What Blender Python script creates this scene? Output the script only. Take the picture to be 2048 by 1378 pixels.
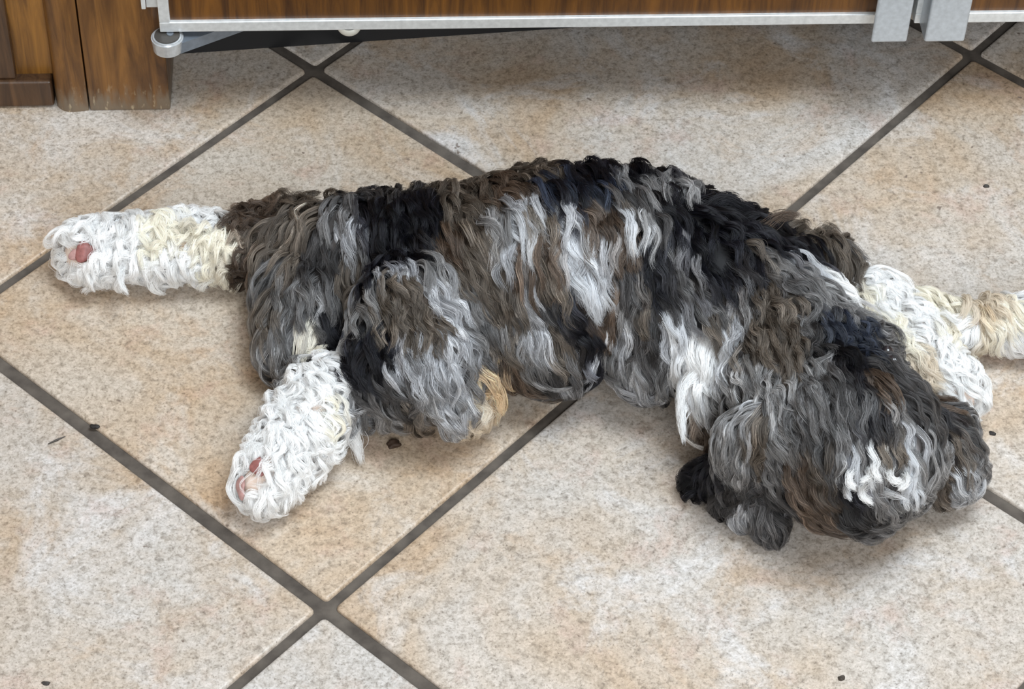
import bpy, bmesh, math, random
import numpy as np
from mathutils import Vector, Matrix
from mathutils.bvhtree import BVHTree

for o in list(bpy.data.objects):
    bpy.data.objects.remove(o)
SC = bpy.context.scene
COL = SC.collection
rng = np.random.default_rng(11)

# ------------------------------------------------------------------ camera
W, H, F = 2048, 1378, 5025.2
CAM = np.array([0.01804043, -1.33295011, 1.16747317])
ROT = np.array([[0.99741936, 0.03077101, -0.06486725],
                [-0.06650001, 0.73651342, -0.67314614],
                [0.02706222, 0.67572267, 0.73665902]])
cam = bpy.data.objects.new('camera', bpy.data.cameras.new('camera'))
COL.objects.link(cam)
m4 = np.eye(4); m4[:3, :3] = ROT; m4[:3, 3] = CAM
cam.matrix_world = Matrix(m4.tolist())
cam.data.sensor_width = 36.0
cam.data.lens = 36.0 * F / W
cam.data.clip_start = 0.05
SC.camera = cam

# ------------------------------------------------------------------ world, lights, exposure
wd = bpy.data.worlds.new('room_light'); SC.world = wd
wd.use_nodes = True
wd.node_tree.nodes['Background'].inputs[0].default_value = (1.0, 0.90, 0.78, 1)
wd.node_tree.nodes['Background'].inputs[1].default_value = 0.42

def area_light(name, loc, target, sx, sy, power, col):
    l = bpy.data.lights.new(name, 'AREA'); l.shape = 'RECTANGLE'
    l.size, l.size_y, l.energy, l.color = sx, sy, power, col
    o = bpy.data.objects.new(name, l); COL.objects.link(o)
    o.location = loc
    o.rotation_euler = (Vector(target) - Vector(loc)).to_track_quat('-Z', 'Y').to_euler()
    return o
area_light('skylight_daylight', (0.65, -0.48, 2.3), (0.12, -0.22, 0), 1.0, 0.9, 64, (0.82, 0.92, 1.0))
area_light('doorway_daylight', (0.3, -2.9, 1.9), (0.15, -0.2, 0), 1.6, 1.4, 72, (0.90, 0.95, 1.0))

SC.view_settings.view_transform = 'Standard'
SC.view_settings.look = 'None'
SC.view_settings.gamma = 1.0
SC.view_settings.use_curve_mapping = False
SC.view_settings.exposure = 0.0
try:
    SC.cycles.max_bounces = 16
    SC.cycles.transmission_bounces = 16
except Exception:
    pass

# ------------------------------------------------------------------ helpers
def ray(px, py):
    d = np.array([(px - W / 2) / F, -(py - H / 2) / F, -1.0])
    return ROT @ d
def at(px, py, z=0.0):                                  # the place at height z seen at that spot of the photo
    d = ray(px, py); t = (z - CAM[2]) / d[2]
    return CAM + t * d
PPM = 3100.0                                            # pixels per metre around the dog

def nodes(name):
    m = bpy.data.materials.new(name); m.use_nodes = True
    nt = m.node_tree
    return m, nt, nt.nodes['Principled BSDF']
def N(nt, t, **kw):
    n = nt.nodes.new(t)
    for k, v in kw.items():
        if k.startswith('i_'):
            n.inputs[k[2:].replace('_', ' ')].default_value = v
        else:
            setattr(n, k, v)
    return n
def ramp(nt, fac, stops):
    r = nt.nodes.new('ShaderNodeValToRGB')
    e = r.color_ramp.elements
    while len(e) < len(stops):
        e.new(0.5)
    for el, (p, c) in zip(e, stops):
        el.position = p
        el.color = (*c, 1) if len(c) == 3 else c
    nt.links.new(fac, r.inputs[0])
    return r.outputs[0]
def mix(nt, fac, a, b, mode='MIX'):
    n = nt.nodes.new('ShaderNodeMix'); n.data_type = 'RGBA'; n.blend_type = mode
    for s, v in ((n.inputs[0], fac), (n.inputs[6], a), (n.inputs[7], b)):
        if hasattr(v, 'is_linked') or hasattr(v, 'links'):
            nt.links.new(v, s)
        else:
            s.default_value = v if not isinstance(v, tuple) or len(v) == 4 else (*v, 1)
    return n.outputs[2]
def simple(name, col, rough=0.5, metal=0.0, coat=0.0):
    m, nt, b = nodes(name)
    b.inputs['Base Color'].default_value = (*col, 1)
    b.inputs['Roughness'].default_value = rough
    b.inputs['Metallic'].default_value = metal
    if coat:
        b.inputs['Coat Weight'].default_value = coat
        b.inputs['Coat Roughness'].default_value = 0.1
    return m

def link_mesh(name, bm, mats, parent=None, smooth=False):
    me = bpy.data.meshes.new(name)
    bm.to_mesh(me); bm.free()
    for m in (mats if isinstance(mats, (list, tuple)) else [mats]):
        me.materials.append(m)
    if smooth:
        me.polygons.foreach_set('use_smooth', [True] * len(me.polygons))
    o = bpy.data.objects.new(name, me); COL.objects.link(o)
    if parent: o.parent = parent
    return o
def box(bm, x0, x1, y0, y1, z0, z1, bev=0.0, seg=2):
    r = bmesh.ops.create_cube(bm, size=1.0)
    vs = r['verts']
    for v in vs:
        v.co = Vector(((x0 + x1) / 2 + v.co.x * (x1 - x0), (y0 + y1) / 2 + v.co.y * (y1 - y0), (z0 + z1) / 2 + v.co.z * (z1 - z0)))
    if bev:
        es = list({e for v in vs for e in v.link_edges})
        bmesh.ops.bevel(bm, geom=es, offset=bev, segments=seg, affect='EDGES', profile=0.5)
def prism(bm, pts, z0, z1):                              # a solid from a plan outline
    lo = [bm.verts.new((x, y, z0)) for x, y in pts]
    hi = [bm.verts.new((x, y, z1)) for x, y in pts]
    n = len(pts)
    bm.faces.new(lo[::-1]); bm.faces.new(hi)
    for i in range(n):
        bm.faces.new((lo[i], lo[(i + 1) % n], hi[(i + 1) % n], hi[i]))
    bmesh.ops.recalc_face_normals(bm, faces=bm.faces[:])
def thing(name, label, cat, loc=(0, 0, 0), rz=0.0, group=None):
    o = bpy.data.objects.new(name, None); COL.objects.link(o)
    o.location = loc; o.rotation_euler = (0, 0, rz); o.empty_display_size = 0.05
    tag(o, label, cat, group)
    return o
def tag(o, label, cat, group=None):
    o['label'] = label; o['category'] = cat
    if group: o['group'] = group
def struct(name, bm, mats):
    o = link_mesh(name, bm, mats); o['kind'] = 'structure'
    return o

# ------------------------------------------------------------------ floor: ceramic tiles laid on the diagonal
T = 0.33
S2 = 1 / math.sqrt(2)
UD = np.array([-S2, -S2]); VD = np.array([S2, -S2])

def tile_material():
    m, nt, b = nodes('glazed_tile'); L = nt.links
    tc = N(nt, 'ShaderNodeTexCoord'); at_ = N(nt, 'ShaderNodeAttribute', attribute_name='tile_rand')
    off = N(nt, 'ShaderNodeVectorMath', operation='SCALE'); off.inputs['Scale'].default_value = 7.0
    L.new(at_.outputs['Vector'], off.inputs[0])
    add = N(nt, 'ShaderNodeVectorMath', operation='ADD')
    L.new(tc.outputs['Object'], add.inputs[0]); L.new(off.outputs[0], add.inputs[1])
    P = add.outputs[0]
    def noise(scale, detail, rough, dist=0.0):
        n = N(nt, 'ShaderNodeTexNoise'); n.inputs['Scale'].default_value = scale
        n.inputs['Detail'].default_value = detail; n.inputs['Roughness'].default_value = rough
        n.inputs['Distortion'].default_value = dist
        L.new(P, n.inputs['Vector']); return n.outputs['Fac']
    large = noise(8.5, 4, 0.62, 0.5)
    large2 = noise(12, 6, 0.62, 1.0)
    base = ramp(nt, large, [(0.33, (0.40, 0.30, 0.21)), (0.45, (0.435, 0.365, 0.295)), (0.55, (0.455, 0.41, 0.365)), (0.70, (0.475, 0.455, 0.435))])
    base = mix(nt, ramp(nt, large2, [(0.52, (0, 0, 0)), (0.66, (0.8, 0.8, 0.8))]), base, (0.54, 0.53, 0.53))
    base = mix(nt, ramp(nt, noise(16, 6, 0.68, 0.6), [(0.56, (0, 0, 0)), (0.70, (0.5, 0.5, 0.5))]), base, (0.385, 0.265, 0.165))
    base = mix(nt, ramp(nt, noise(24, 6, 0.66, 0.3), [(0.55, (0, 0, 0)), (0.68, (0.45, 0.45, 0.45))]), base, (0.43, 0.31, 0.26))
    wa = N(nt, 'ShaderNodeAttribute', attribute_name='tile_warm')
    base = mix(nt, wa.outputs['Fac'], base, mix(nt, 1.0, base, (0.93, 0.80, 0.63), 'MULTIPLY'))
    mid = noise(250, 4, 0.65, 0.5)
    base = mix(nt, 1.0, base, ramp(nt, mid, [(0.28, (0.52, 0.50, 0.48)), (0.42, (0.84, 0.83, 0.81)), (0.51, (1.0, 1.0, 1.0)), (0.62, (1.10, 1.10, 1.11)), (0.74, (1.18, 1.18, 1.2))]), 'MULTIPLY')
    fine = noise(640, 3, 0.7, 0.5)
    base = mix(nt, 1.0, base, ramp(nt, fine, [(0.30, (0.46, 0.44, 0.42)), (0.43, (0.90, 0.89, 0.88)), (0.54, (1, 1, 1)), (0.68, (1.15, 1.15, 1.15))]), 'MULTIPLY')
    spots = noise(120, 2, 0.5)
    base = mix(nt, ramp(nt, spots, [(0.22, (0.85, 0.85, 0.85)), (0.262, (0, 0, 0))]), base, (0.13, 0.095, 0.075))
    L.new(base, b.inputs['Base Color'])
    L.new(ramp(nt, noise(30, 4, 0.6), [(0.3, (0.34,) * 3), (0.7, (0.50,) * 3)]), b.inputs['Roughness'])
    bump = N(nt, 'ShaderNodeBump'); bump.inputs['Strength'].default_value = 0.18; bump.inputs['Distance'].default_value = 0.0006
    L.new(mid, bump.inputs['Height']); L.new(bump.outputs[0], b.inputs['Normal'])
    return m
def grout_material():
    m, nt, b = nodes('dark_grout'); L = nt.links
    tc = N(nt, 'ShaderNodeTexCoord')
    n = N(nt, 'ShaderNodeTexNoise'); n.inputs['Scale'].default_value = 90; n.inputs['Detail'].default_value = 6
    L.new(tc.outputs['Object'], n.inputs['Vector'])
    L.new(ramp(nt, n.outputs['Fac'], [(0.3, (0.045, 0.036, 0.029)), (0.7, (0.105, 0.088, 0.072))]), b.inputs['Base Color'])
    b.inputs['Roughness'].default_value = 0.85
    bump = N(nt, 'ShaderNodeBump'); bump.inputs['Strength'].default_value = 0.4; bump.inputs['Distance'].default_value = 0.001
    L.new(n.outputs['Fac'], bump.inputs['Height']); L.new(bump.outputs[0], b.inputs['Normal'])
    return m
def build_floor():
    bm = bmesh.new()
    lay = bm.verts.layers.float_vector.new('tile_rand')
    lw = bm.verts.layers.float.new('tile_warm')                # some tiles of the batch are browner than others
    WARM = {(0, 0): 0.55, (0, -1): 0.35, (-1, 1): 0.28, (0, 1): 0.12, (-1, 0): 0.05, (1, 0): 0.15, (1, 1): 0.1}
    gu, gv = 0.0088, 0.0068
    r = random.Random(5)
    def ring(a, b, inset, z):
        u0, u1 = a * T + gu / 2 + inset, (a + 1) * T - gu / 2 - inset
        v0, v1 = b * T + gv / 2 + inset, (b + 1) * T - gv / 2 - inset
        R = 0.0028; pts = []
        for cu, cv, s in ((u0 + R, v0 + R, 180), (u1 - R, v0 + R, 270), (u1 - R, v1 - R, 0), (u0 + R, v1 - R, 90)):
            for k in range(4):
                an = math.radians(s + k * 30)
                pts.append((cu + R * math.cos(an), cv + R * math.sin(an)))
        out = []
        for u, v in pts:
            p = UD * u + VD * v
            out.append((p[0], p[1], z))
        return out
    prof = [(0.0, -0.0045), (0.0, -0.0016), (0.0004, -0.0007), (0.0011, -0.0002), (0.0022, 0.0)]
    for a in range(-7, 9):
        for b in range(-7, 9):
            rv = (r.random(), r.random(), r.random())
            prev = None
            for ins, z in prof:
                cur = [bm.verts.new(p) for p in ring(a, b, ins, z)]
                for v in cur:
                    v[lay] = rv; v[lw] = WARM.get((a, b), 0.25)
                if prev:
                    n = len(cur)
                    for i in range(n):
                        bm.faces.new((prev[i], prev[(i + 1) % n], cur[(i + 1) % n], cur[i]))
                prev = cur
            bm.faces.new(prev)
    bmesh.ops.recalc_face_normals(bm, faces=bm.faces[:])
    for f in bm.faces: f.smooth = True
    E = 3.6
    q = [bm.verts.new((x, y, -0.0026)) for x, y in ((-E, -E), (E, -E), (E, E), (-E, E))]
    f = bm.faces.new(q); f.material_index = 1
    o = struct('floor', bm, [tile_material(), grout_material()])
    return o
build_floor()

# the wall behind the kitchen units
bm = bmesh.new(); box(bm, -2.2, 2.6, 0.62, 0.70, -0.01, 2.4)
struct('wall_back', bm, simple('wall_paint', (0.62, 0.57, 0.49), 0.8))

# ------------------------------------------------------------------ materials of the units
def wood_material(name, dark, light, worn=0.0, scale=1.0):
    m, nt, b = nodes(name); L = nt.links
    tc = N(nt, 'ShaderNodeTexCoord')
    mp = N(nt, 'ShaderNodeMapping'); mp.inputs['Scale'].default_value = (55 * scale, 55 * scale, 5 * scale)
    L.new(tc.outputs['Object'], mp.inputs['Vector'])
    n = N(nt, 'ShaderNodeTexNoise'); n.inputs['Scale'].default_value = 2.2; n.inputs['Detail'].default_value = 6
    n.inputs['Roughness'].default_value = 0.62; n.inputs['Distortion'].default_value = 0.7
    L.new(mp.outputs[0], n.inputs['Vector'])
    c = ramp(nt, n.outputs['Fac'], [(0.32, dark), (0.66, light)])
    n2 = N(nt, 'ShaderNodeTexNoise'); n2.inputs['Scale'].default_value = 9; n2.inputs['Detail'].default_value = 3
    L.new(tc.outputs['Object'], n2.inputs['Vector'])
    c = mix(nt, 1.0, c, ramp(nt, n2.outputs['Fac'], [(0.3, (0.7, 0.68, 0.66)), (0.7, (1.2, 1.2, 1.2))]), 'MULTIPLY')
    rough = 0.38
    if worn:
        sx = N(nt, 'ShaderNodeSeparateXYZ'); L.new(tc.outputs['Object'], sx.inputs[0])
        mp3 = N(nt, 'ShaderNodeMapping'); mp3.inputs['Scale'].default_value = (150, 150, 34)
        L.new(tc.outputs['Object'], mp3.inputs['Vector'])
        n3 = N(nt, 'ShaderNodeTexNoise'); n3.inputs['Scale'].default_value = 1.6; n3.inputs['Detail'].default_value = 5
        L.new(mp3.outputs[0], n3.inputs['Vector'])
        # scuffed, bleached varnish low down where mops and feet reach
        md = N(nt, 'ShaderNodeMath', operation='MULTIPLY_ADD'); md.inputs[1].default_value = -1 / worn; md.inputs[2].default_value = 0.62
        L.new(sx.outputs['Z'], md.inputs[0])
        ad = N(nt, 'ShaderNodeMath', operation='ADD'); L.new(md.outputs[0], ad.inputs[0]); L.new(n3.outputs['Fac'], ad.inputs[1])
        fac = ramp(nt, ad.outputs[0], [(0.62, (0, 0, 0)), (1.05, (0.8, 0.8, 0.8))])
        c = mix(nt, fac, c, (0.17, 0.135, 0.095))
        n4 = N(nt, 'ShaderNodeTexNoise'); n4.inputs['Scale'].default_value = 1.0; n4.inputs['Detail'].default_value = 3
        mp4 = N(nt, 'ShaderNodeMapping'); mp4.inputs['Scale'].default_value = (330, 330, 110); mp4.inputs['Rotation'].default_value = (0, 0.5, 0)
        L.new(tc.outputs['Object'], mp4.inputs['Vector']); L.new(mp4.outputs[0], n4.inputs['Vector'])
        low = N(nt, 'ShaderNodeMapRange'); low.inputs['From Min'].default_value = 0.0; low.inputs['From Max'].default_value = 0.028
        low.inputs['To Min'].default_value = 1.0; low.inputs['To Max'].default_value = 0.0; L.new(sx.outputs['Z'], low.inputs['Value'])
        sc_ = N(nt, 'ShaderNodeMath', operation='MULTIPLY'); L.new(low.outputs[0], sc_.inputs[0])
        L.new(ramp(nt, n4.outputs['Fac'], [(0.60, (0, 0, 0)), (0.68, (0.8, 0.8, 0.8))]), sc_.inputs[1])
        c = mix(nt, sc_.outputs[0], c, (0.42, 0.34, 0.22))
    L.new(c, b.inputs['Base Color'])
    b.inputs['Roughness'].default_value = rough
    bump = N(nt, 'ShaderNodeBump'); bump.inputs['Strength'].default_value = 0.25; bump.inputs['Distance'].default_value = 0.001
    L.new(n.outputs['Fac'], bump.inputs['Height']); L.new(bump.outputs[0], b.inputs['Normal'])
    return m
def steel_material(name, col, rough):
    m, nt, b = nodes(name); L = nt.links
    tc = N(nt, 'ShaderNodeTexCoord')
    n = N(nt, 'ShaderNodeTexNoise'); n.inputs['Scale'].default_value = 260; n.inputs['Detail'].default_value = 4
    L.new(tc.outputs['Object'], n.inputs['Vector'])
    L.new(ramp(nt, n.outputs['Fac'], [(0.3, tuple(c * 0.8 for c in col)), (0.7, col)]), b.inputs['Base Color'])
    b.inputs['Metallic'].default_value = 0.45; b.inputs['Roughness'].default_value = rough
    return m
WOOD = wood_material('brown_wood', (0.070, 0.026, 0.004), (0.30, 0.135, 0.022))
WOODW = wood_material('worn_brown_wood', (0.055, 0.021, 0.005), (0.225, 0.100, 0.022), worn=0.040)
WOODD = wood_material('dark_wood', (0.032, 0.015, 0.007), (0.110, 0.055, 0.024))
WOODP = wood_material('panel_wood', (0.044, 0.015, 0.002), (0.160, 0.062, 0.007), scale=1.2)
STEEL = steel_material('brushed_metal', (0.80, 0.83, 0.84), 0.34)
HANDLE = steel_material('handle_metal', (0.56, 0.61, 0.66), 0.3)
STEELD = steel_material('dark_steel', (0.20, 0.23, 0.27), 0.36)
BLACK = simple('black_plastic', (0.010, 0.010, 0.011), 0.5)
WHITEP = simple('white_plastic', (0.66, 0.66, 0.60), 0.4)
RUBBER = simple('dark_bush', (0.05, 0.045, 0.04), 0.45)

TILT = -0.0165                                           # the units stand a degree off the tile diagonal
# ------------------------------------------------------------------ wooden cabinet at the left
cab = thing('wooden_cabinet', 'brown wooden cabinet with rounded post and scuffed base left of the refrigerator', 'cabinet', (-0.154, -0.0375, 0), TILT)
bm = bmesh.new()                                         # end board, straight edged, worn at the floor
box(bm, 0.0005, 0.0552, 0.0, 0.5, 0.0, 0.85, 0.0012)
link_mesh('end_board', bm, WOODW, cab)
bm = bmesh.new()                                         # half-round moulded post
pts = [(-0.0005, 0.03), (-0.0005, 0.0005)]
for k in range(13):
    a = math.radians(80 + k * 95 / 12)
    pts.append((-0.0115 + 0.0115 * math.cos(a), 0.0100 - 0.0110 * math.sin(a)))
pts += [(-0.0232, 0.03)]
prism(bm, pts, 0.0, 0.85)
o = link_mesh('post', bm, WOODW, cab)
bm = bmesh.new()
box(bm, -0.62, -0.0238, 0.0035, 0.03, 0.001, 0.0235, 0.0022, 3)
link_mesh('bottom_rail', bm, WOODD, cab)
bm = bmesh.new()
box(bm, -0.62, -0.0233, 0.0125, 0.03, 0.0235, 0.85)
box(bm, -0.62, -0.0233, 0.03, 0.5, 0.001, 0.85)
link_mesh('panel', bm, WOOD, cab)
bm = bmesh.new()
box(bm, -0.075, -0.0475, 0.0065, 0.0128, 0.0235, 0.85, 0.0018)
link_mesh('stile', bm, WOODD, cab)

# ------------------------------------------------------------------ refrigerator with two wood-faced doors
fr = thing('refrigerator', 'built-in refrigerator with two wood-panelled metal-framed doors', 'refrigerator', (-0.0997, -0.050, 0), TILT)
ZB = 0.0792
def door_part(name, x0, x1, label, flip):
    d = link_mesh_frame(name, x0, x1, fr)
    d['label'] = label
    bm = bmesh.new(); box(bm, x0 + 0.0070, x1 - 0.0070, 0.0028, 0.0110, ZB + 0.0078, 0.812)
    link_mesh('wood_panel', bm, WOODP, d)
    return d
def link_mesh_frame(name, x0, x1, parent):
    bm = bmesh.new(); w = 0.0072
    box(bm, x0, x1, 0, 0.0110, ZB, ZB + 0.0082, 0.0006)
    box(bm, x0, x1, 0, 0.0110, 0.812, 0.820, 0.0006)
    box(bm, x0, x0 + w, 0, 0.0110, ZB + 0.0082, 0.812, 0.0006)
    box(bm, x1 - w, x1, 0, 0.0110, ZB + 0.0082, 0.812, 0.0006)
    return link_mesh(name, bm, STEEL, parent)
dl = door_part('door', 0.0, 0.4965, 'left door with wood panel in a thin metal frame', 1)
dr = door_part('door', 0.5025, 0.999, 'right door with wood panel in a thin metal frame', -1)
def handle(x0, x1, flange, parent, zb):
    bm = bmesh.new()                                     # L section: face plate out front, flange back to the door
    t = 0.0032; yo = -0.0195
    box(bm, x0, x1, yo, yo + t, zb, 0.80, 0.0015, 4)
    if flange == 'R': box(bm, x1 - t, x1, yo + t * 0.5, 0.0005, zb + 0.0002, 0.80, 0.0004)
    else: box(bm, x0, x0 + t, yo + t * 0.5, 0.0005, zb + 0.0002, 0.80, 0.0004)
    return link_mesh('handle', bm, HANDLE, parent)
handle(0.4705, 0.4945, 'R', dl, ZB + 0.0002)
handle(0.5063, 0.5333, 'L', dr, ZB)
bm = bmesh.new(); box(bm, 0.008, 0.993, 0.0225, 0.55, 0.0865, 0.83, 0.003)
link_mesh('housing', bm, BLACK, fr)
bm = bmesh.new()                                         # set back base plate, its black front slanted to stand for shade under the door
c_, s_ = math.cos(-TILT), math.sin(-TILT)
def to_fr(x, y):
    x, y = x + 0.0997, y + 0.050
    return (x * c_ - y * s_, x * s_ + y * c_)
prism(bm, [to_fr(-0.094, 0.0198), to_fr(0.30, 0.046), to_fr(0.86, 0.075), to_fr(0.86, 0.40), to_fr(-0.084, 0.40)], 0.0, 0.0870)
link_mesh('base_plate_shade', bm, BLACK, fr)
bm = bmesh.new()                                         # white half-round buffer under the left door
bmesh.ops.create_uvsphere(bm, u_segments=24, v_segments=14, radius=0.0083, matrix=Matrix.Translation((0.1245, 0.0062, ZB - 0.0006)) @ Matrix.Diagonal((1, 0.8, 1, 1)))
bmesh.ops.bisect_plane(bm, geom=bm.verts[:] + bm.edges[:] + bm.faces[:], plane_co=(0, 0, ZB + 0.0001), plane_no=(0, 0, 1), clear_outer=True)
link_mesh('buffer', bm, WHITEP, fr, True)
# lower hinge: round knuckle in front, arm running back under the door
kx, ky = 0.0045, -0.0010
hg = None
bm = bmesh.new()
bmesh.ops.create_cone(bm, cap_ends=True, segments=40, radius1=0.0098, radius2=0.0108, depth=0.0120, matrix=Matrix.Translation((kx, ky, ZB - 0.0080)))
bmesh.ops.bevel(bm, geom=[e for e in bm.edges if len(e.link_faces) == 2 and e.calc_face_angle(0) > 0.8], offset=0.0012, segments=3, affect='EDGES')
hg = link_mesh('hinge', bm, steel_material('bright_hinge', (0.58, 0.60, 0.62), 0.25), fr)
bm = bmesh.new()
bmesh.ops.create_cone(bm, cap_ends=True, segments=32, radius1=0.0085, radius2=0.0083, depth=0.0010, matrix=Matrix.Translation((kx, ky, ZB - 0.0017)))
link_mesh('bush', bm, RUBBER, hg)
bm = bmesh.new()
bmesh.ops.create_cone(bm, cap_ends=True, segments=16, radius1=0.0026, radius2=0.0023, depth=0.0014, matrix=Matrix.Translation((kx + 0.002, ky + 0.001, ZB - 0.0012)))
link_mesh('pin', bm, STEELD, hg)
bm = bmesh.new()
a0, a1 = Vector((kx + 0.002, ky - 0.0085)), Vector((kx + 0.062, ky + 0.024))
prism(bm, [(a0.x, a0.y), (a1.x, a1.y), (a1.x - 0.004, a1.y + 0.010), (kx + 0.004, ky + 0.013)], ZB - 0.0135, ZB - 0.0050)
link_mesh('hinge_arm', bm, STEELD, hg)
bm = bmesh.new(); box(bm, -0.0108, -0.0080, 0.002, 0.004, ZB + 0.018, 0.82, 0.0004)
box(bm, -0.0078, -0.0006, 0.006, 0.010, ZB + 0.0165, 0.82)
link_mesh('side_strip', bm, STEEL, fr)
# ------------------------------------------------------------------ the dog
# chains of (x, y, outer radius) in photo pixels and the height of the centre in metres; `fur` is the coat's thickness
def chain(pts, fur, part):
    out = []
    for (x0, y0, r0, z0), (x1, y1, r1, z1) in zip(pts[:-1], pts[1:]):
        a, b = at(x0, y0, z0), at(x1, y1, z1)
        ra, rb = r0 / PPM - fur, r1 / PPM - fur
        n = max(2, int(np.linalg.norm(b - a) / (0.35 * min(ra, rb))) + 1)
        for k in range(n + 1):
            t = k / n
            out.append((a + (b - a) * t, ra + (rb - ra) * t, part))
    return out
BODY = []
BODY += chain([(600, 490, 105, .036), (700, 505, 128, .045), (850, 535, 165, .056), (1000, 535, 190, .066), (1110, 535, 212, .071),
               (1190, 530, 206, .070), (1260, 530, 205, .069), (1350, 545, 182, .066), (1440, 570, 172, .064)], .009, 'torso')
BODY += chain([(1000, 640, 130, .052), (1100, 655, 142, .052)], .009, 'torso')
BODY += chain([(1340, 610, 165, .062), (1300, 715, 100, .042)], .009, 'torso')
BODY += chain([(590, 500, 95, .034), (590, 610, 92, .030), (575, 700, 70, .024)], .008, 'torso')
BODY += chain([(640, 600, 95, .036), (620, 680, 80, .030)], .008, 'torso')
BODY += chain([(840, 640, 150, .060), (840, 712, 155, .048), (880, 765, 115, .040)], .009, 'thigh')
BODY += chain([(880, 765, 110, .038), (935, 795, 78, .026)], .008, 'thigh')
BODY += chain([(850, 770, 94, .033), (740, 782, 80, .029), (660, 785, 74, .028)], .008, 'thigh')
BODY += chain([(660, 775, 84, .029), (612, 850, 84, .028), (565, 918, 74, .026), (524, 970, 60, .024)], .007, 'hind')
BODY += chain([(640, 740, 52, .030), (612, 800, 66, .029)], .007, 'hind')
BODY += chain([(590, 480, 80, .030), (500, 492, 74, .026), (420, 495, 72, .025), (330, 500, 70, .025), (240, 502, 68, .025), (166, 508, 62, .024)], .007, 'far')
BODY += chain([(1400, 585, 190, .062), (1500, 640, 178, .062), (1570, 690, 168, .062), (1610, 780, 168, .062)], .009, 'neck')
BODY += chain([(1440, 660, 150, .058), (1450, 760, 105, .046), (1430, 830, 72, .030)], .009, 'neck')
BODY += chain([(1560, 560, 118, .048), (1650, 545, 85, .040), (1690, 570, 62, .034)], .008, 'neck')
BODY += chain([(1640, 820, 165, .062), (1680, 865, 182, .062), (1710, 900, 168, .059)], .008, 'head')
BODY += chain([(1750, 890, 130, .058), (1770, 900, 120, .055)], .008, 'head')
BODY += chain([(1660, 745, 84, .086), (1692, 696, 84, .084), (1730, 706, 70, .080), (1762, 720, 54, .076), (1788, 730, 42, .073)], .006, 'muzzle')
BODY += chain([(1690, 580, 66, .030), (1760, 630, 84, .031), (1840, 705, 84, .031), (1895, 765, 72, .028), (1915, 790, 64, .026)], .007, 'front')
BODY += chain([(1840, 640, 60, .020), (1900, 660, 52, .019), (1970, 650, 58, .020), (2090, 655, 62, .021)], .006, 'lower_front')
EAR_A = chain([(1540, 850, 66, .078), (1500, 895, 72, .058), (1490, 950, 62, .034), (1440, 958, 50, .019), (1405, 955, 42, .014), (1386, 970, 33, .0105)], .006, 'ear_a')
EAR_A += chain([(1470, 930, 50, .030), (1450, 985, 46, .016), (1490, 1025, 40, .012)], .006, 'ear_a')
EAR_A += chain([(1500, 920, 60, .040), (1515, 990, 58, .024), (1535, 1035, 46, .016), (1546, 1064, 33, .0115), (1550, 1076, 27, .009)], .006, 'ear_a')
EAR_B = chain([(1845, 840, 62, .060), (1885, 880, 78, .044), (1893, 925, 80, .034), (1900, 945, 74, .028)], .007, 'ear_b')

def skin_mesh(name, balls, mat, voxel=0.0032, rounds=6):
    bm = bmesh.new()
    for c, r, _ in balls:
        bmesh.ops.create_icosphere(bm, subdivisions=2, radius=r, matrix=Matrix.Translation(c.tolist()))
    me = bpy.data.meshes.new('tmp'); bm.to_mesh(me); bm.free()
    o = bpy.data.objects.new('tmp', me); COL.objects.link(o)
    md = o.modifiers.new('r', 'REMESH'); md.mode = 'VOXEL'; md.voxel_size = voxel; md.adaptivity = 0
    sm = o.modifiers.new('s', 'SMOOTH'); sm.iterations = rounds; sm.factor = 0.5
    dg = bpy.context.evaluated_depsgraph_get()
    out = bpy.data.meshes.new_from_object(o.evaluated_get(dg))
    bpy.data.objects.remove(o); bpy.data.meshes.remove(me)
    out.name = name
    out.polygons.foreach_set('use_smooth', [True] * len(out.polygons))
    out.materials.clear(); out.materials.append(mat)
    nv = len(out.vertices); co = np.empty(nv * 3); out.vertices.foreach_get('co', co); co = co.reshape(-1, 3)
    co[:, 2] = np.maximum(co[:, 2], 0.0015)              # resting on the tiles
    out.vertices.foreach_set('co', co.ravel()); out.update()
    ob = bpy.data.objects.new(name, out); COL.objects.link(ob)
    return ob

def coat_material():
    m = bpy.data.materials.new('curly_coat'); m.use_nodes = True
    nt = m.node_tree; nt.nodes.clear(); L = nt.links
    a = N(nt, 'ShaderNodeAttribute', attribute_name='coat')
    h = N(nt, 'ShaderNodeBsdfHairPrincipled'); h.parametrization = 'COLOR'
    h.inputs['Roughness'].default_value = 0.34; h.inputs['Radial Roughness'].default_value = 0.45
    h.inputs['IOR'].default_value = 1.5
    d = N(nt, 'ShaderNodeBsdfDiffuse')
    mx = N(nt, 'ShaderNodeMixShader'); mx.inputs[0].default_value = 0.50
    out = N(nt, 'ShaderNodeOutputMaterial')
    L.new(a.outputs['Color'], h.inputs['Color']); L.new(a.outputs['Color'], d.inputs['Color'])
    L.new(h.outputs[0], mx.inputs[1]); L.new(d.outputs[0], mx.inputs[2]); L.new(mx.outputs[0], out.inputs[0])
    return m
def skin_material():
    m, nt, b = nodes('skin_under_coat')
    a = N(nt, 'ShaderNodeAttribute', attribute_name='coat')
    nt.links.new(a.outputs['Color'], b.inputs['Base Color']); b.inputs['Roughness'].default_value = 0.8
    return m
COAT, SKIN = coat_material(), skin_material()

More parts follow.
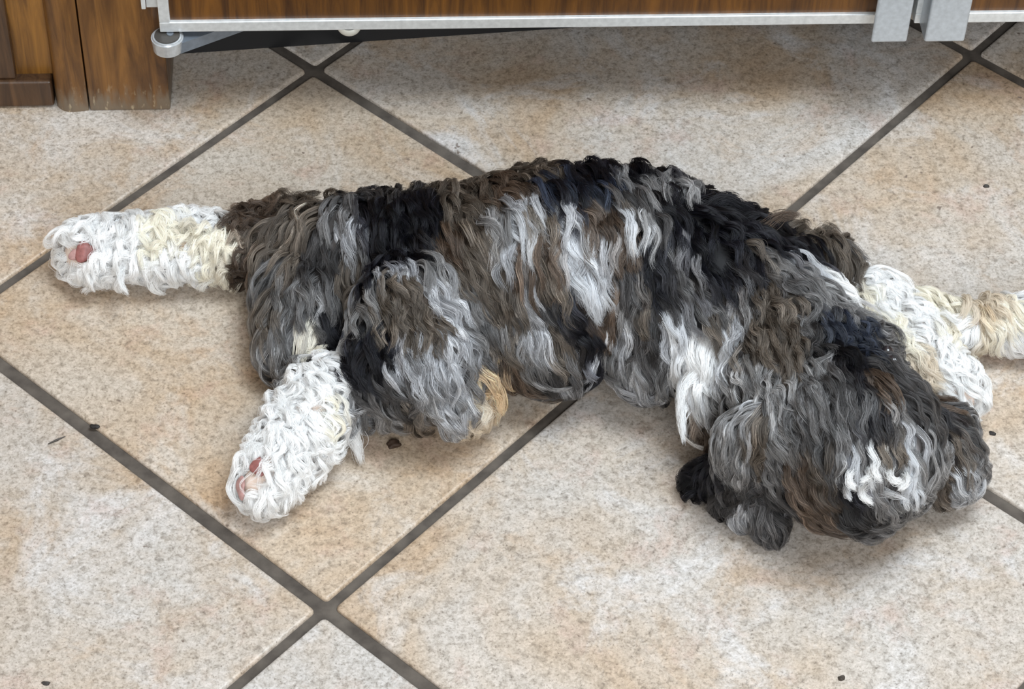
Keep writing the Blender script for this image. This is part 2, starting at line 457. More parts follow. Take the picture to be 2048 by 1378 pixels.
dog = skin_mesh('dog', BODY, SKIN)
tag(dog, 'grey, black and white curly-haired puppy sprawled on the tiled floor', 'dog')
ear_a = skin_mesh('ear', EAR_A, SKIN, 0.0026, 4); ear_a.parent = dog
ear_a['label'] = 'black-tipped ear spread out on the floor'
ear_b = skin_mesh('ear', EAR_B, SKIN, 0.0028, 4); ear_b.parent = dog
ear_b['label'] = 'rounded grey-brown ear folded beside the head'

# the coat's colours (linear), some crease shade and sheen painted in, and the lie of the hair, noted at places on the dog
PAL = dict(K=(.0055, .0056, .0078), N=(.016, .020, .031), D=(.036, .034, .034), B=(.090, .073, .058), R=(.068, .047, .034), G=(.112, .109, .109),
           M=(.175, .171, .170), S=(.355, .36, .378), L=(.64, .66, .69), W=(.965, .965, .955), C=(.90, .84, .71), T=(.60, .42, .25), P=(.72, .62, .49))
CP = """
560 420 B -6 6|620 400 B -3 8|700 390 B 0 9|540 500 B -5 8|600 480 B -3 9|680 450 G 0 9|660 530 D -1 9|740 480 S 1 9|725 540 G 0 9|690 490 S 1 9
800 400 K 1 9|765 395 K 0 9|825 375 K 2 9|855 425 K 2 9|855 465 K 2 9|750 450 K 0 9|755 500 K 0 9|840 520 K 1 9|765 560 K 0 9|805 470 K 1 9|790 530 K 0 9|840 390 K 2 9|850 500 D 3 9|770 420 D 1 9|770 540 K 0 9|830 440 K 2 9
560 590 G -1 9|600 620 M 1 9|540 660 B -1 9|540 720 M 0 9|570 760 G 0 9|620 680 M 0 9|645 620 G 2 8|530 600 G -2 9|580 560 B -1 9|630 560 D 0 9
720 590 B -2 9|800 560 S 4 8|870 560 M 5 8|900 600 S 5 8|700 660 B -3 9|780 650 B 0 9|850 680 B 2 9|930 700 S 3 9|760 740 K 3 8|700 720 K 2 9|840 750 S 1 9|900 780 S 3 9
960 690 M 5 8|950 760 G 3 9|800 800 D 6 7|870 830 M 6 6|740 800 G 4 8|760 850 M 6 6|850 860 B 8 3|920 840 S 5 7|990 780 T 2 9|1000 815 T -2 8|960 835 P 2 8|820 600 B 2 9|750 640 M -2 9
900 400 B 3 8|950 370 B 6 6|1000 350 B 7 5|1080 335 B 8 3|1150 330 G 8 3|1200 322 D 8 4|1240 335 K 7 6|1285 355 K 5 8|1180 370 K 4 8|1130 385 N 3 8|1220 400 N 3 8|1150 430 K 3 9|1255 385 M 7 6|1300 395 M 4 9|1290 425 D 0 9|1100 360 B 6 4
920 440 B 4 8|960 430 B 6 6|1020 410 R 5 7|1010 465 M -4 8|1050 450 S 2 9|1060 495 L 3 9|1035 545 S 2 9|970 500 B 3 7|920 510 R 4 8|950 570 B 4 8|970 620 M 5 9|1010 590 B 2 9|1060 580 R 2 9|1030 640 B 3 9|1095 490 B -3 8
1130 460 S 3 9|1145 520 L 4 9|1160 570 S 4 9|1180 600 L 2 9|1195 440 M 2 9|1215 510 S -1 9|1240 440 B 1 9|1272 470 L 0 9|1305 470 M -1 9|1090 540 R 3 9|1110 600 B 4 8|1120 660 D 4 8|1140 720 B 4 8|1075 630 S 1 9|1070 700 S 3 9|1095 745 M 4 9|1030 720 B 4 8|1000 680 G 3 9
1160 650 K 2 9|1168 700 K 1 9|1180 750 K 1 9|1200 660 R 1 9|1205 720 R 3 9|1150 775 S 3 6|1060 775 R 4 5|1120 790 D 3 5|1230 500 R 0 9|1240 570 R -3 9|1190 480 R 2 9
1250 560 R 2 8|1300 560 K 3 8|1330 600 K 2 9|1270 640 M -3 9|1250 690 S 0 9|1290 700 D 2 9|1300 650 B 1 9|1340 650 D 3 8|1350 550 M 8 5|1400 590 M 8 6|1240 740 M 1 9|1280 780 S 2 9|1320 820 M 2 9|1310 750 G 2 9|1360 590 D 6 7
1350 440 K 2 9|1450 560 K 5 8|1480 535 K 5 7|1525 585 K 5 8|1400 540 K 4 9|1350 500 K 3 9|1325 470 D 2 9|1420 600 D 5 8|1460 600 K 4 8|1310 590 K 3 8|1260 590 D 2 8|1540 500 K 7 5|1500 440 K 8 2|1330 390 M 2 -4|1340 365 M 3 -8|1400 395 K 8 -2|1455 395 K 9 -3|1400 480 K 3 9|1450 520 K 4 9|1500 480 K 6 6|1550 465 D 8 3|1600 450 R 7 4|1660 490 B 6 6|1560 520 K 6 7|1620 540 K 7 6|1500 560 K 4 8|1430 560 K 5 8|1400 640 K 4 8|1370 640 D 4 8
1480 580 G -3 8|1520 555 B 4 7|1560 560 M 5 7|1600 580 G 4 7|1640 572 L 6 5|1675 595 W 5 7|1700 560 B 7 5|1730 530 G 7 6|1540 620 B 2 8|1580 640 B 3 8|1450 620 G -2 9|1420 650 M -4 8|1500 650 M 4 6|1450 690 B 5 5|1400 700 W -2 9|1450 715 L 3 8|1475 720 L 3 8|1480 760 S 3 9|1455 775 L 2 9|1435 745 W 1 9|1490 700 S 3 8|1425 790 W 1 9|1400 830 L 0 9|1415 690 L -2 8|1380 675 L -6 4|1420 740 W 1 9|1460 745 L 3 9
1390 780 W -3 9|1375 825 W 0 9|1368 870 W 0 9|1360 730 S -5 8|1375 750 W -4 8|1365 790 L -3 9|1440 800 M 2 9|1500 720 B 3 9|1500 780 M 2 9|1550 720 B 2 9|1560 680 B 3 8|1345 800 G -2 9|1410 870 R 0 9|1435 850 G 2 9|1470 800 G 3 8
1660 625 M -2 9|1640 660 G 2 9|1690 640 M 4 8|1700 680 N 5 7|1740 680 N 7 5|1740 720 N 7 4|1700 740 K 3 8|1760 745 D 7 3|1660 720 D 1 9|1770 690 G 7 3|1720 770 K 2 9|1690 760 D 2 9|1670 670 N 2 9
1600 740 B 2 9|1650 870 D 1 9|1620 900 D 1 9|1690 860 D 0 9|1680 960 D 3 8|1560 930 G 2 9|1610 950 R 3 8|1760 880 D 1 9|1640 760 M 2 9|1560 800 M 1 9|1600 830 G 1 9|1660 830 G 0 9|1700 800 D 1 9|1720 850 G 1 9|1560 880 M 1 9|1600 910 G 2 9|1650 900 G 2 9|1700 900 G 1 9|1745 870 K -1 9|1770 810 R 2 9|1790 850 M 1 9|1810 880 S 1 9|1830 825 D 4 8|1780 910 B 2 9|1630 860 M 1 9|1590 780 M 1 9
1600 970 R 4 8|1650 970 B 4 7|1580 1000 D 6 6|1702 950 W 0 9|1725 955 L 2 8|1752 955 W 1 9|1745 985 W 2 8|1800 955 L 3 9|1812 985 L 5 4|1780 1000 M 4 4|1725 985 K 2 8|1775 960 D 2 8|1670 1015 R 6 5|1740 1030 D 7 3|1800 1020 G 7 0|1835 960 M 3 8|1835 1000 M 4 7|1640 1030 R 7 4|1700 1020 D 7 4|1690 930 G 1 9
"""
CPE_A = """
1500 850 S -2 9|1460 885 M -3 9|1530 880 B 0 9|1520 930 B 1 9|1400 940 K -8 2|1390 960 K -8 3|1430 960 K -7 4|1445 985 D -4 7|1470 930 M -4 8|1500 1000 D 2 8|1508 1030 S 3 8|1540 1050 G 3 8|1550 1080 D 2 9|1560 990 D 4 7|1480 960 G -2 8
"""
CPE_B = """
1870 850 D 4 8|1900 830 R 7 4|1885 885 K 2 9|1870 930 R 1 8|1935 860 G 8 5|1958 880 S 6 8|1945 900 G 5 8|1958 930 M 3 9|1940 945 G 2 9|1915 870 K 4 8|1910 900 R 3 9|1880 910 K 2 9|1920 930 B 3 9|1940 990 S 5 3|1900 940 B 3 8|1895 980 B 3 7|1930 975 L 6 3|1860 985 R 2 8|1850 890 D 1 9
"""
CPL = """
100 520 W -9 1|170 470 W -8 -4|170 540 W -7 6|230 450 W -6 -5|240 500 W -7 3|240 550 W -5 8|300 450 W -5 -6|310 500 C -6 5|310 550 W -3 8|370 440 W -4 -7|370 500 C -7 3|360 550 W -2 8|420 450 W -7 -5|415 510 C -6 4|420 545 C -2 8|470 470 R -9 1|475 520 R -8 4|510 440 R -8 -3|450 490 C -7 4|500 500 B -8 4|455 450 R -7 -3
620 710 C -3 8|600 680 G 0 9|640 668 D 0 9|665 672 K 1 9|580 700 G -1 9|690 690 K 2 9|720 760 K 3 8|662 738 W 5 7|600 760 W -5 7|640 780 W -2 9|680 790 W 5 7|700 830 L 6 6|580 830 W -5 8|620 850 W -3 8|660 850 C 5 8|700 860 W 6 7|560 890 W -6 7|600 910 W -2 9|640 910 W 4 8|520 930 W -6 7|550 960 W -3 8|590 950 W 3 8|500 980 W -4 8|530 1000 W 0 9|560 990 W 3 8|480 1000 W -3 9|710 790 D 4 8|730 860 M 4 8|725 890 W 2 9
1730 555 W 7 6|1760 580 W 7 6|1740 610 C 5 7|1790 620 W 7 7|1790 670 C 5 8|1840 670 W 7 7|1830 720 C 4 8|1880 710 W 7 7|1870 770 P 4 8|1920 750 W 6 8|1900 800 W 5 8|1950 790 W 4 8|1930 820 W 3 8|1850 740 P 5 8
1880 620 C -6 -4|1905 650 W -4 -6|1900 690 C -3 7|1940 630 P -3 -6|1960 660 T -4 6|1920 670 W -4 6|1990 600 P 5 -5|2020 605 W 7 -5|1985 690 C 3 8|1950 700 C 0 9|2030 650 C 6 -3|2040 690 W 6 5|2010 640 P 3 6
"""
def bvh_of(o):
    me = o.data
    return BVHTree.FromPolygons([v.co for v in me.vertices], [tuple(p.vertices) for p in me.polygons])
def control(text, tree):
    P, Cc, Fl = [], [], []
    for tok in text.replace('\n', '|').split('|'):
        if not tok.strip(): continue
        x, y, c, dx, dy = tok.split(); x, y, dx, dy = float(x), float(y), float(dx), float(dy)
        d = Vector(ray(x, y)).normalized(); o = Vector(CAM)
        hit, n, _, _ = tree.ray_cast(o, d)
        if hit is None:
            g = at(x, y, 0.03); hit, n, _, _ = tree.find_nearest(Vector(g))
        # the hair's lie on the surface: the pixel direction laid into the tangent plane
        x2, y2 = x + dx, y + dy
        d2 = Vector(ray(x2, y2)).normalized()
        den = d2.dot(n)
        q = o + d2 * ((hit - o).dot(n) / den) if abs(den) > 0.08 else hit + Vector(ROT @ np.array([dx, -dy, 0])) 
        f = (q - hit); f -= n * f.dot(n)
        if f.length < 1e-9: f = Vector((0, -1, 0))
        P.append(hit); Cc.append(PAL[c]); Fl.append(f.normalized())
    return np.array(P), np.array(Cc), np.array(Fl)
TREE = bvh_of(dog); TREE_A = bvh_of(ear_a); TREE_B = bvh_of(ear_b)
P1 = control(CP + CPL, TREE); P2 = control(CPE_A, TREE_A); P3 = control(CPE_B, TREE_B)

def lookup(pts, ctl, jitter):
    P, Cc, Fl = ctl
    q = pts + rng.normal(0, jitter, pts.shape)
    col = np.empty((len(pts), 3)); fl = np.empty((len(pts), 3))
    for s in range(0, len(pts), 2000):
        d = ((q[s:s + 2000, None] - P[None]) ** 2).sum(-1)
        dm = d.min(1, keepdims=True)
        w = np.exp(-(d - dm) / (2 * 0.0035 ** 2)); w /= w.sum(1, keepdims=True)
        col[s:s + 2000] = np.exp(w @ np.log(Cc))
        w = np.exp(-(d - dm) / (2 * 0.009 ** 2)); w /= w.sum(1, keepdims=True)
        fl[s:s + 2000] = w @ Fl
    return col, fl
def paint(o, ctl):
    me = o.data; n = len(me.vertices); co = np.empty(n * 3); me.vertices.foreach_get('co', co)
    c, _ = lookup(co.reshape(-1, 3), ctl, 0.0)
    a = me.attributes.new('coat', 'FLOAT_COLOR', 'POINT')
    a.data.foreach_set('color', np.c_[c * np.where(c.mean(1, keepdims=True) > .5, np.array([[.72, .58, .50]]), np.array([[.55, .50, .47]])), np.ones(n)].ravel().astype(np.float32))
paint(dog, P1); paint(ear_a, P2); paint(ear_b, P3)

# bare pads and nose keep the hair away
PADS = [(172, 505, 20, 22, 'far'), (115, 527, 15, 12, 'far'), (503, 910, 14, 17, 'hind'), (488, 974, 11, 20, 'hind')]
bare = []
for x, y, rx, ry, _ in PADS + [(1786, 726, 30, 30, 'muzzle')]:
    hit, n, _, _ = TREE.ray_cast(Vector(CAM), Vector(ray(x, y)).normalized())
    if hit is None: hit, n, _, _ = TREE.find_nearest(Vector(at(x, y, 0.05)))
    bare.append((hit.copy(), n.copy(), rx / PPM, ry / PPM))

# per region: length, wave size, wavelength, lift, lock radius, locks per square metre, hairs per lock
STYLE = {
    'torso': (.032, .0016, .0230, .0075, .0046, 30000, 62),
    'thigh': (.029, .0017, .0180, .0075, .0044, 32000, 62),
    'neck': (.030, .0017, .0190, .0080, .0046, 30000, 62),
    'head': (.029, .0014, .0170, .0068, .0041, 42000, 58),
    'muzzle': (.014, .0015, .0090, .0040, .0030, 52000, 55),
    'hind': (.021, .0030, .0130, .0075, .0040, 60000, 60),
    'far': (.024, .0043, .0130, .0085, .0042, 52000, 66),
    'front': (.021, .0018, .0150, .0060, .0040, 60000, 58),
    'lower_front': (.026, .0018, .0170, .0070, .0039, 66000, 52),
    'ear': (.027, .0015, .0160, .0056, .0038, 64000, 54),
}
def region_lookup(balls):
    C_ = np.array([b[0] for b in balls]); R_ = np.array([b[1] for b in balls]); lab = np.array([b[2] for b in balls])
    def f(p):
        out = []
        for s in range(0, len(p), 2000):
            d = np.sqrt(((p[s:s + 2000, None] - C_[None]) ** 2).sum(-1)) - R_[None]
            out.append(lab[d.argmin(1)])
        return np.concatenate(out)
    return f
def unit(a): return a / np.maximum(np.linalg.norm(a, axis=-1, keepdims=True), 1e-9)

def grow(o, tree, ctl, region, only, style, skip=None):
    """Locks of hair: points (m, K, 3), radii, colours."""
    me = o.data; me.calc_loop_triangles()
    nv = len(me.vertices); co = np.empty(nv * 3); me.vertices.foreach_get('co', co); co = co.reshape(-1, 3)
    tr = np.empty(len(me.loop_triangles) * 3, np.int32); me.loop_triangles.foreach_get('vertices', tr); tr = tr.reshape(-1, 3)
    A, B, C3 = co[tr[:, 0]], co[tr[:, 1]], co[tr[:, 2]]
    nrm = np.cross(B - A, C3 - A); area = np.linalg.norm(nrm, axis=1) / 2; nrm = unit(nrm)
    mid = (A + B + C3) / 3
    lab = region(mid) if region else np.full(len(mid), only)
    ok = (lab == only) & (nrm[:, 2] > -0.55) & (mid[:, 2] > 0.003)
    length, amp, wl, lift, rad, dens, per = style
    w = area * ok; n = int(w.sum() * dens)
    if n < 3: return None
    idx = rng.choice(len(w), n, p=w / w.sum())
    r1, r2 = np.sqrt(rng.random(n)), rng.random(n)
    root = (1 - r1)[:, None] * A[idx] + (r1 * (1 - r2))[:, None] * B[idx] + (r1 * r2)[:, None] * C3[idx]
    nr = nrm[idx]
    keep = np.ones(n, bool)
    for hp, hn, rx, ry in bare:
        keep &= ((root - np.array(hp)) ** 2).sum(1) > (max(rx, ry) * 1.0) ** 2
    root, nr = root[keep], nr[keep]; n = len(root)
    col, fl = lookup(root, ctl, 0.0022)
    K = 10
    G = np.empty((n, K, 3)); FR = np.empty((n, K, 3)); NN = np.empty((n, K, 3))
    Ls = length * rng.uniform(0.72, 1.25, n)
    curly = only in ('far', 'hind')
    phase = 2.6 * np.sin(root @ np.array([95., 60., 40.])) + 2.6 * np.sin(root @ np.array([-50., 105., 70.]) + 1.7) + rng.normal(0, 2.5 if curly else 0.55, n)
    turn = rng.normal(0, 0.30 if curly else 0.15, n); curl = rng.uniform(0.5, 1.4, n)
    top = lift * rng.uniform(0.30, 1.45, n)
    for i in range(n):
        p = Vector(root[i]); nn = Vector(nr[i])
        f = Vector(fl[i]); f -= nn * f.dot(nn); f.normalize()
        f = Matrix.Rotation(turn[i], 3, nn) @ f
        st = Ls[i] / (K - 1)
        s = p.copy()
        for k in range(K):
            t = k / (K - 1)
            h = top[i] * (math.sin(min(1.0, t * 1.9) * math.pi / 2) - 0.35 * max(0, t - 0.55) / 0.45)
            G[i, k] = s + nn * h; FR[i, k] = f; NN[i, k] = nn
            q, n2, _, _ = tree.find_nearest(s + f * st)
            s = q; nn = (nn * 0.4 + n2 * 0.6).normalized()
            f = f - nn * f.dot(nn); f.normalize()
    col, _ = lookup(G[:, 6] - NN[:, 6] * 0.004, ctl, 0.0018)      # the colour belongs to the part of the lock that shows
    side = unit(np.cross(NN, FR))
    t = np.linspace(0, 1, K)[None, :]
    ang = 2 * np.pi * (Ls[:, None] * t) / wl + phase[:, None]
    a_ = amp * curl[:, None] * np.minimum(1, t * 2.2)
    G = G + side * (a_ * np.sin(ang))[..., None] + NN * (0.6 * a_ * np.cos(ang))[..., None]
    # hairs of a lock gather towards its tip
    m = n * per; L_ = np.repeat(np.arange(n), per)
    NS = 6
    sub = rng.integers(0, NS, m)
    srr = rad * 0.85 * np.sqrt(rng.random((n, NS))); sth = rng.uniform(0, 2 * np.pi, (n, NS))
    su, sv = (srr * np.cos(sth))[L_, sub], (srr * np.sin(sth))[L_, sub]
    sph = rng.normal(0, 2.0 if curly else 0.9, (n, NS))[L_, sub]; slen = rng.uniform(0.74, 1.06, (n, NS))[L_, sub]
    rr = rad * 0.62 * np.sqrt(rng.random(m)); th = rng.uniform(0, 2 * np.pi, m)
    ou, ov = rr * np.cos(th), rr * np.sin(th)
    tt = np.linspace(0, 1, K)[None, :]
    tight = rng.uniform(0.30, 0.72, n)[L_][:, None]
    cs = 1 - tight * tt ** 0.7
    cl = (1 - 0.86 * tt ** 0.5) + rng.normal(0, 0.10, (m, 1)) * tt
    sc = slen * rng.uniform(0.86, 1.04, m)
    f_ = np.clip(sc[:, None] * np.arange(K)[None, :], 0, K - 1.0001); i0 = f_.astype(int); fr_ = (f_ - i0)[..., None]
    ar = L_[:, None]; i1 = np.minimum(i0 + 1, K - 1)
    Gi = G[ar, i0] * (1 - fr_) + G[ar, i1] * fr_
    S0, F0, N0 = side[L_], FR[L_], NN[L_]
    angs = ang[L_] * 1.15 + sph[:, None]
    du = su[:, None] * cs + ou[:, None] * cl + 0.45 * a_[L_] * np.sin(angs)
    dv = sv[:, None] * cs + ov[:, None] * cl
    pts = Gi + S0 * du[..., None] + F0 * (dv * 0.8)[..., None]
    pts += N0 * ((rng.uniform(-0.0016, 0.0010, (n, NS))[L_, sub] + rng.normal(0, 0.0003, m))[:, None] * tt)[..., None]
    subv = np.exp(rng.normal(0, 0.30, (n, NS)))[L_, sub]
    fz = rng.normal(0, 1, (m, 3)) * 0.0007
    pts += fz[:, None, :] * (tt ** 2)[..., None]
    pts[..., 2] = np.maximum(pts[..., 2], 0.0006 + rng.random((m, 1)) * 0.0015)
    lockv = np.exp(rng.normal(0, 0.26, n))[L_] * subv
    hv = np.exp(rng.normal(0, 0.42, m)) * np.where(np.array(col[L_].mean(1)) > .6, .93, 1.0)
    big = col[L_].mean(1) > .55
    lockv = np.where(big, lockv ** 0.25, lockv); hv = np.where(big, hv ** 0.2, hv)
    c = np.clip(col[L_] * (lockv * hv)[:, None], 0.003, 0.96)
    return pts, c
OUT = []
for k_, (hp, hn, rx, ry) in enumerate(bare):
    cd_ = (Vector(CAM) - hp).normalized()
    if k_ < 4: OUT.append((np.array(hp + (hn + cd_) * 0.0032), max(rx, ry) * 0.85))
    else: OUT += [(np.array(hp + cd_ * 0.012 + Vector(ROT[:, 1]) * dy), 0.0072) for dy in (-0.007, 0.0, 0.006)]
def hair_object(name, parent, packs, label=None, width=0.00011):
    packs = [p for p in packs if p is not None]
    pts = np.concatenate([p[0] for p in packs]); c = np.concatenate([p[1] for p in packs])
    free = np.ones(len(pts), bool)
    for oc, orad in OUT: free &= (((pts - oc) ** 2).sum(-1) > orad ** 2).all(1)
    pts, c = pts[free], c[free]
    m, K, _ = pts.shape
    cu = bpy.data.hair_curves.new(name)
    cu.add_curves([K] * m)
    cu.position_data.foreach_set('vector', pts.astype(np.float32).ravel())
    ra = cu.attributes.get('radius') or cu.attributes.new('radius', 'FLOAT', 'POINT')
    prof = np.array([1, 1, 1, .98, .95, .9, .82, .7, .5, .22])
    r = width * rng.uniform(0.75, 1.2, (m, 1)) * prof[None]
    ra.data.foreach_set('value', r.astype(np.float32).ravel())
    at_ = cu.attributes.new('coat', 'FLOAT_COLOR', 'CURVE')
    at_.data.foreach_set('color', np.c_[c, np.ones(m)].astype(np.float32).ravel())
    cu.materials.append(COAT)
    o = bpy.data.objects.new(name, cu); COL.objects.link(o); o.parent = parent
    if label: o['label'] = label
    return o
def tuft(tree, path, col, rad=.0035, lift=.002, n=90, z_end=None):
    """A single stray lock that sticks out of the coat: the path is given in photo pixels."""
    x, y = path[0]
    hit, nn, _, _ = tree.ray_cast(Vector(CAM), Vector(ray(x, y)).normalized())
    if hit is None: hit, nn, _, _ = tree.find_nearest(Vector(at(x, y, 0.03)))
    K = 10
    zs = np.linspace(hit.z + lift, hit.z + lift if z_end is None else z_end, len(path))
    P = np.array([at(px, py, z) for (px, py), z in zip(path, zs)]); P[0] = np.array(hit)
    u = np.linspace(0, len(path) - 1, K); i = np.minimum(u.astype(int), len(path) - 2); f = (u - i)[:, None]
    G = P[i] * (1 - f) + P[i + 1] * f
    for _ in range(3): G[1:-1] = 0.5 * G[1:-1] + 0.25 * (G[:-2] + G[2:])
    t = np.linspace(0, 1, K)
    off = rng.normal(0, rad * 0.55, (n, 1, 3)) * (1 - 0.8 * t ** 0.8)[None, :, None]
    wob = (np.sin(t * 9 + rng.uniform(0, 6, (n, 1))) * 0.0007)[..., None] * rng.normal(0, 1, (n, 1, 3))
    pts = G[None] + off + wob
    pts = G[0] + (pts - G[0]) * rng.uniform(0.75, 1.05, (n, 1, 1))
    pts[..., 2] = np.maximum(pts[..., 2], 0.0008)
    c = np.clip(np.array(PAL[col])[None] * np.exp(rng.normal(0, 0.28, (n, 1))), 0.004, 0.9)
    return pts, c
REG = region_lookup(BODY)
def g(part, style=None): return grow(dog, TREE, P1, REG, part, STYLE[style or part])
hair_object('body_fur', dog, [g('torso'), g('thigh'), g('neck'),
    tuft(TREE, [(1410, 425), (1455, 392), (1504, 416)], 'K', .0055, .004, 260), tuft(TREE, [(1420, 410), (1455, 385), (1478, 392)], 'K'),
    tuft(TREE, [(1335, 395), (1324, 362), (1340, 340)], 'M', .005, .003, 220), tuft(TREE, [(1520, 460), (1560, 428), (1600, 430)], 'R', .006, .003, 220), tuft(TREE, [(1600, 460), (1650, 445), (1680, 470)], 'B', .006, .003, 220), tuft(TREE, [(1660, 490), (1700, 490), (1735, 520)], 'G', .006, .003, 220), tuft(TREE, [(1360, 400), (1378, 368), (1400, 362)], 'G', .0045, .003, 160),
    tuft(TREE, [(1380, 780), (1360, 830), (1366, 885)], 'W', .0045, .002, 140), tuft(TREE, [(1400, 740), (1362, 772), (1356, 830)], 'W', .004, .003, 120),
    tuft(TREE, [(960, 790), (1005, 790), (1006, 830)], 'T', .0035, .003, 100), tuft(TREE, [(940, 810), (985, 820), (970, 850)], 'P', .0035, .003, 100),
    tuft(TREE, [(520, 420), (490, 428), (432, 447)], 'R', .004, .002, 110)], 'wavy grey and brown coat with black patches and silver locks')
hair_object('head_fur', dog, [g('head'), g('muzzle'),
    tuft(TREE, [(1712, 938), (1696, 950), (1694, 970), (1712, 980)], 'W', .0028, .009), tuft(TREE, [(1735, 930), (1742, 955), (1722, 965)], 'W', .0022, .009),
    tuft(TREE, [(1756, 918), (1744, 935), (1750, 955), (1764, 962)], 'W', .0030, .009), tuft(TREE, [(1738, 965), (1720, 978), (1724, 1000), (1746, 1008)], 'W', .0028, .008),
    tuft(TREE, [(1782, 932), (1776, 955), (1792, 970), (1806, 962)], 'W', .0028, .009), tuft(TREE, [(1800, 940), (1818, 955), (1814, 975), (1796, 980)], 'W', .0026, .009),
    tuft(TREE, [(1755, 975), (1785, 990), (1812, 998)], 'L', .0028, .008), tuft(TREE, [(1700, 960), (1690, 985), (1702, 1000)], 'L', .0024, .008)], 'grey hair of the head with a white tuft')
hair_object('hind_leg_fur', dog, [g('far'), tuft(TREE, [(420, 455), (390, 425), (360, 408)], 'W', .0035, .002, 120), tuft(TREE, [(235, 560), (240, 575), (256, 588)], 'W')], 'white curls of the far hind leg stretched out behind')
hair_object('hind_leg_fur', dog, [g('hind'), tuft(TREE, [(690, 840), (712, 880), (722, 925)], 'W', .0065, .002, 260, .004), tuft(TREE, [(670, 700), (690, 715), (672, 745)], 'W')], 'white curls of the near hind leg')
hair_object('front_leg_fur', dog, [g('front')], 'white hair of the upper front leg')
hair_object('front_leg_fur', dog, [g('lower_front')], 'cream and tan hair of the lower front leg')
hair_object('ear_fur', ear_a, [grow(ear_a, TREE_A, P2, None, 'ear', STYLE['ear']),
    tuft(TREE_A, [(1410, 940), (1385, 945), (1368, 985)], 'K', .0045, .003, 160, .002), tuft(TREE_A, [(1400, 930), (1378, 930), (1370, 958)], 'K', .004, .003, 120, .004),
    tuft(TREE_A, [(1540, 1050), (1546, 1070), (1552, 1092)], 'D', .0035, .002, 120, .002), tuft(TREE_A, [(1420, 965), (1400, 985), (1392, 1000)], 'K', .004, .003, 110, .002)])
hair_object('ear_fur', ear_b, [grow(ear_b, TREE_B, P3, None, 'ear', STYLE['ear'])])

def pad_mesh(name, i, mat, label, up=0.0030, rough_shape=0.26):
    hp, hn, rx, ry = bare[i]
    r_ = random.Random(i)
    cam_d = (Vector(CAM) - hp).normalized()
    nz = (hn * 0.5 + cam_d * 0.5).normalized()
    vx = Vector(ROT[:, 0]); vx = (vx - nz * vx.dot(nz)).normalized(); vy = nz.cross(vx)
    bm = bmesh.new()
    bmesh.ops.create_uvsphere(bm, u_segments=28, v_segments=16, radius=1.0)
    for v in bm.verts:
        a = math.atan2(v.co.y, v.co.x)
        k = 1 + rough_shape * (math.cos(3 * a + 0.6 + i) * 0.6 + math.cos(2 * a + i) * 0.4)
        q = vx * (v.co.x * rx * k) + vy * (v.co.y * ry * k) + nz * (v.co.z * min(rx, ry) * 0.34 + up)
        v.co = hp + q
    o = link_mesh(name, bm, mat, dog, True)
    if label: o['label'] = label
    return o
def pad_material(name, col):
    m, nt, b = nodes(name); L = nt.links
    tc = N(nt, 'ShaderNodeTexCoord'); n = N(nt, 'ShaderNodeTexNoise'); n.inputs['Scale'].default_value = 420; n.inputs['Detail'].default_value = 3
    L.new(tc.outputs['Object'], n.inputs['Vector'])
    L.new(ramp(nt, n.outputs['Fac'], [(0.3, tuple(c * 0.7 for c in col)), (0.7, col)]), b.inputs['Base Color'])
    b.inputs['Roughness'].default_value = 0.5
    bump = N(nt, 'ShaderNodeBump'); bump.inputs['Strength'].default_value = 0.4; bump.inputs['Distance'].default_value = 0.0006
    L.new(n.outputs['Fac'], bump.inputs['Height']); L.new(bump.outputs[0], b.inputs['Normal'])
    return m
PINK = pad_material('pink_pad', (0.27, 0.095, 0.085)); PALE = pad_material('pale_pad', (0.42, 0.24, 0.22))
pad_mesh('paw_pad', 0, PINK, 'large pink pad of the far hind paw')
pad_mesh('paw_pad', 1, PALE, 'pale pink toe pad of the far hind paw')
pad_mesh('paw_pad', 2, PINK, 'pink pad of the near hind paw')
pad_mesh('paw_pad', 3, PALE, 'pale pink toe pad of the near hind paw')

# nose at the end of the dark muzzle
NOSE = simple('wet_nose', (0.018, 0.014, 0.016), 0.28, 0.0, 0.6)
hp, hn, _, _ = bare[4]
cd = (Vector(CAM) - hp).normalized()
vx = Vector(ROT[:, 0]); vy = Vector(ROT[:, 1])
bm = bmesh.new()
for ox, oy, r, sq in ((0.0, 0.0, 0.0062, 0.9), (-0.0034, 0.0064, 0.0038, 1.0), (0.0040, -0.0036, 0.0044, 1.0), (0.0026, -0.0086, 0.0040, 0.9)):
    c = hp + vx * ox + vy * oy + cd * 0.0110
    bmesh.ops.create_icosphere(bm, subdivisions=3, radius=r, matrix=Matrix.Translation(c))
me = bpy.data.meshes.new('tmp'); bm.to_mesh(me); bm.free()
tmp = bpy.data.objects.new('tmp', me); COL.objects.link(tmp)
md = tmp.modifiers.new('r', 'REMESH'); md.mode = 'VOXEL'; md.voxel_size = 0.0007
sm = tmp.modifiers.new('s', 'SMOOTH'); sm.iterations = 5
nm = bpy.data.meshes.new_from_object(tmp.evaluated_get(bpy.context.evaluated_depsgraph_get()))
bpy.data.objects.remove(tmp)
nm.materials.clear(); nm.materials.append(NOSE); nm.polygons.foreach_set('use_smooth', [True] * len(nm.polygons))
nose = bpy.data.objects.new('nose', nm); COL.objects.link(nose); nose.parent = dog

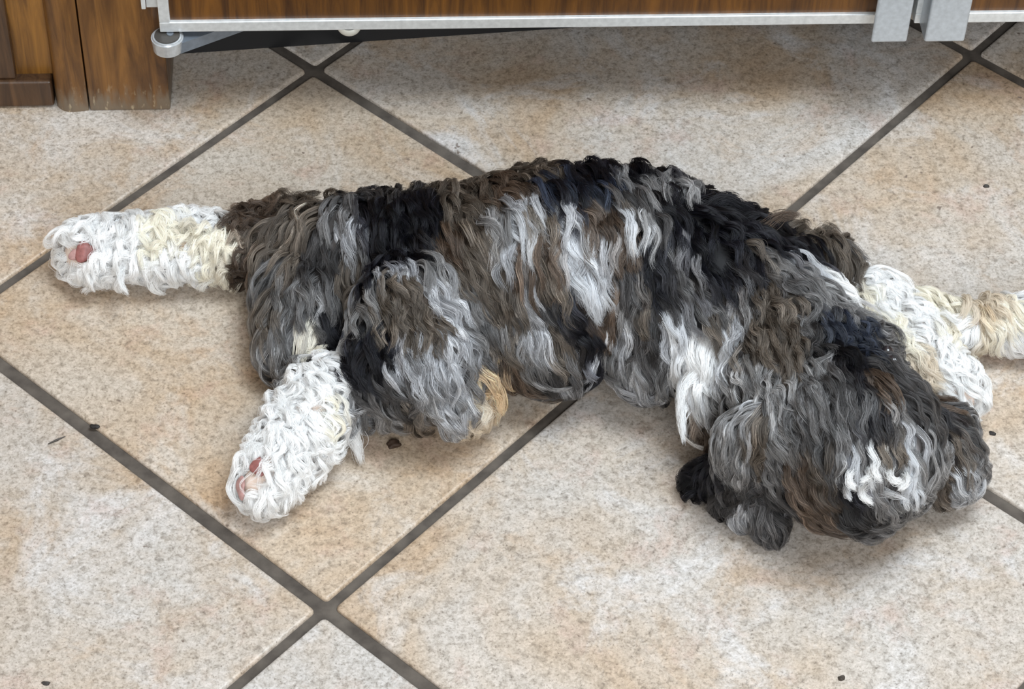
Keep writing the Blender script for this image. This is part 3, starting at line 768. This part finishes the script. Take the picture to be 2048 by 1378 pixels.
# ------------------------------------------------------------------ crumbs and bits on the tiles
def crumb(name, x, y, rx, ry, hgt, col, label, cat, seed, rz=0.0):
    c = at(x, y, 0.0)
    r_ = random.Random(seed)
    bm = bmesh.new()
    bmesh.ops.create_icosphere(bm, subdivisions=3, radius=1.0)
    ph = [r_.uniform(0, 6.28) for _ in range(6)]
    for v in bm.verts:
        p = v.co.copy()
        k = 1 + 0.16 * math.sin(3 * p.x + ph[0] + 2 * p.y) + 0.14 * math.sin(5 * p.y + ph[1]) + 0.12 * math.sin(4 * p.z + 3 * p.x + ph[2])
        v.co = Vector((p.x * rx * k, p.y * ry * k, max(-0.35, p.z) * hgt * k + 0.35 * hgt))
    o = link_mesh(name, bm, simple(label[:20], col, 0.7), None, True)
    o.location = (c[0], c[1], 0.0); o.rotation_euler = (0, 0, rz)
    tag(o, label, cat)
    return o
crumb('crumb', 787, 890, .0042, .0030, .0022, (.035, .017, .008), 'dark brown crumb on the tile just below the near hind thigh', 'crumb', 1, 0.3)
crumb('crumb', 1972, 373, .0021, .0014, .0010, (.03, .024, .02), 'tiny dark crumb alone on the tile at upper right of the dog', 'crumb', 2)
crumb('crumb', 1985, 868, .0022, .0016, .0011, (.02, .016, .014), 'small black crumb on the tile just right of the folded ear', 'crumb', 3)
crumb('crumb', 92, 1367, .0026, .0013, .0009, (.03, .024, .02), 'small dark crumb at the lower left corner of the floor', 'crumb', 4)
crumb('crumb', 1683, 1357, .0018, .0016, .0010, (.04, .03, .022), 'small dark crumb at the bottom edge of the floor below the head', 'crumb', 5)
crumb('crumb', 190, 854, .0028, .0015, .0012, (.012, .009, .007), 'black crumb caught on the edge of the grout line at left', 'crumb', 6, -0.4)
# a stray hair-thin splinter
bm = bmesh.new()
p0, p1, p2 = at(97, 889), at(113, 882), at(131, 874)
prev = None
for p, r in ((p0, .0003), (p1, .0007), (p2, .0002)):
    cur = [bm.verts.new((p[0] + r * math.cos(a), p[1] + r * 0.8 * math.sin(a) , 0.0007 + r * math.sin(a) * 0.8)) for a in (0.3, 1.6, 2.9, 4.2, 5.5)]
    if prev:
        for i in range(5): bm.faces.new((prev[i], prev[(i + 1) % 5], cur[(i + 1) % 5], cur[i]))
    prev = cur
spl = link_mesh('splinter', bm, simple('splinter_dark', (.06, .052, .045), 0.8), None, True)
tag(spl, 'thin dark splinter lying on the tile near the left edge', 'splinter')
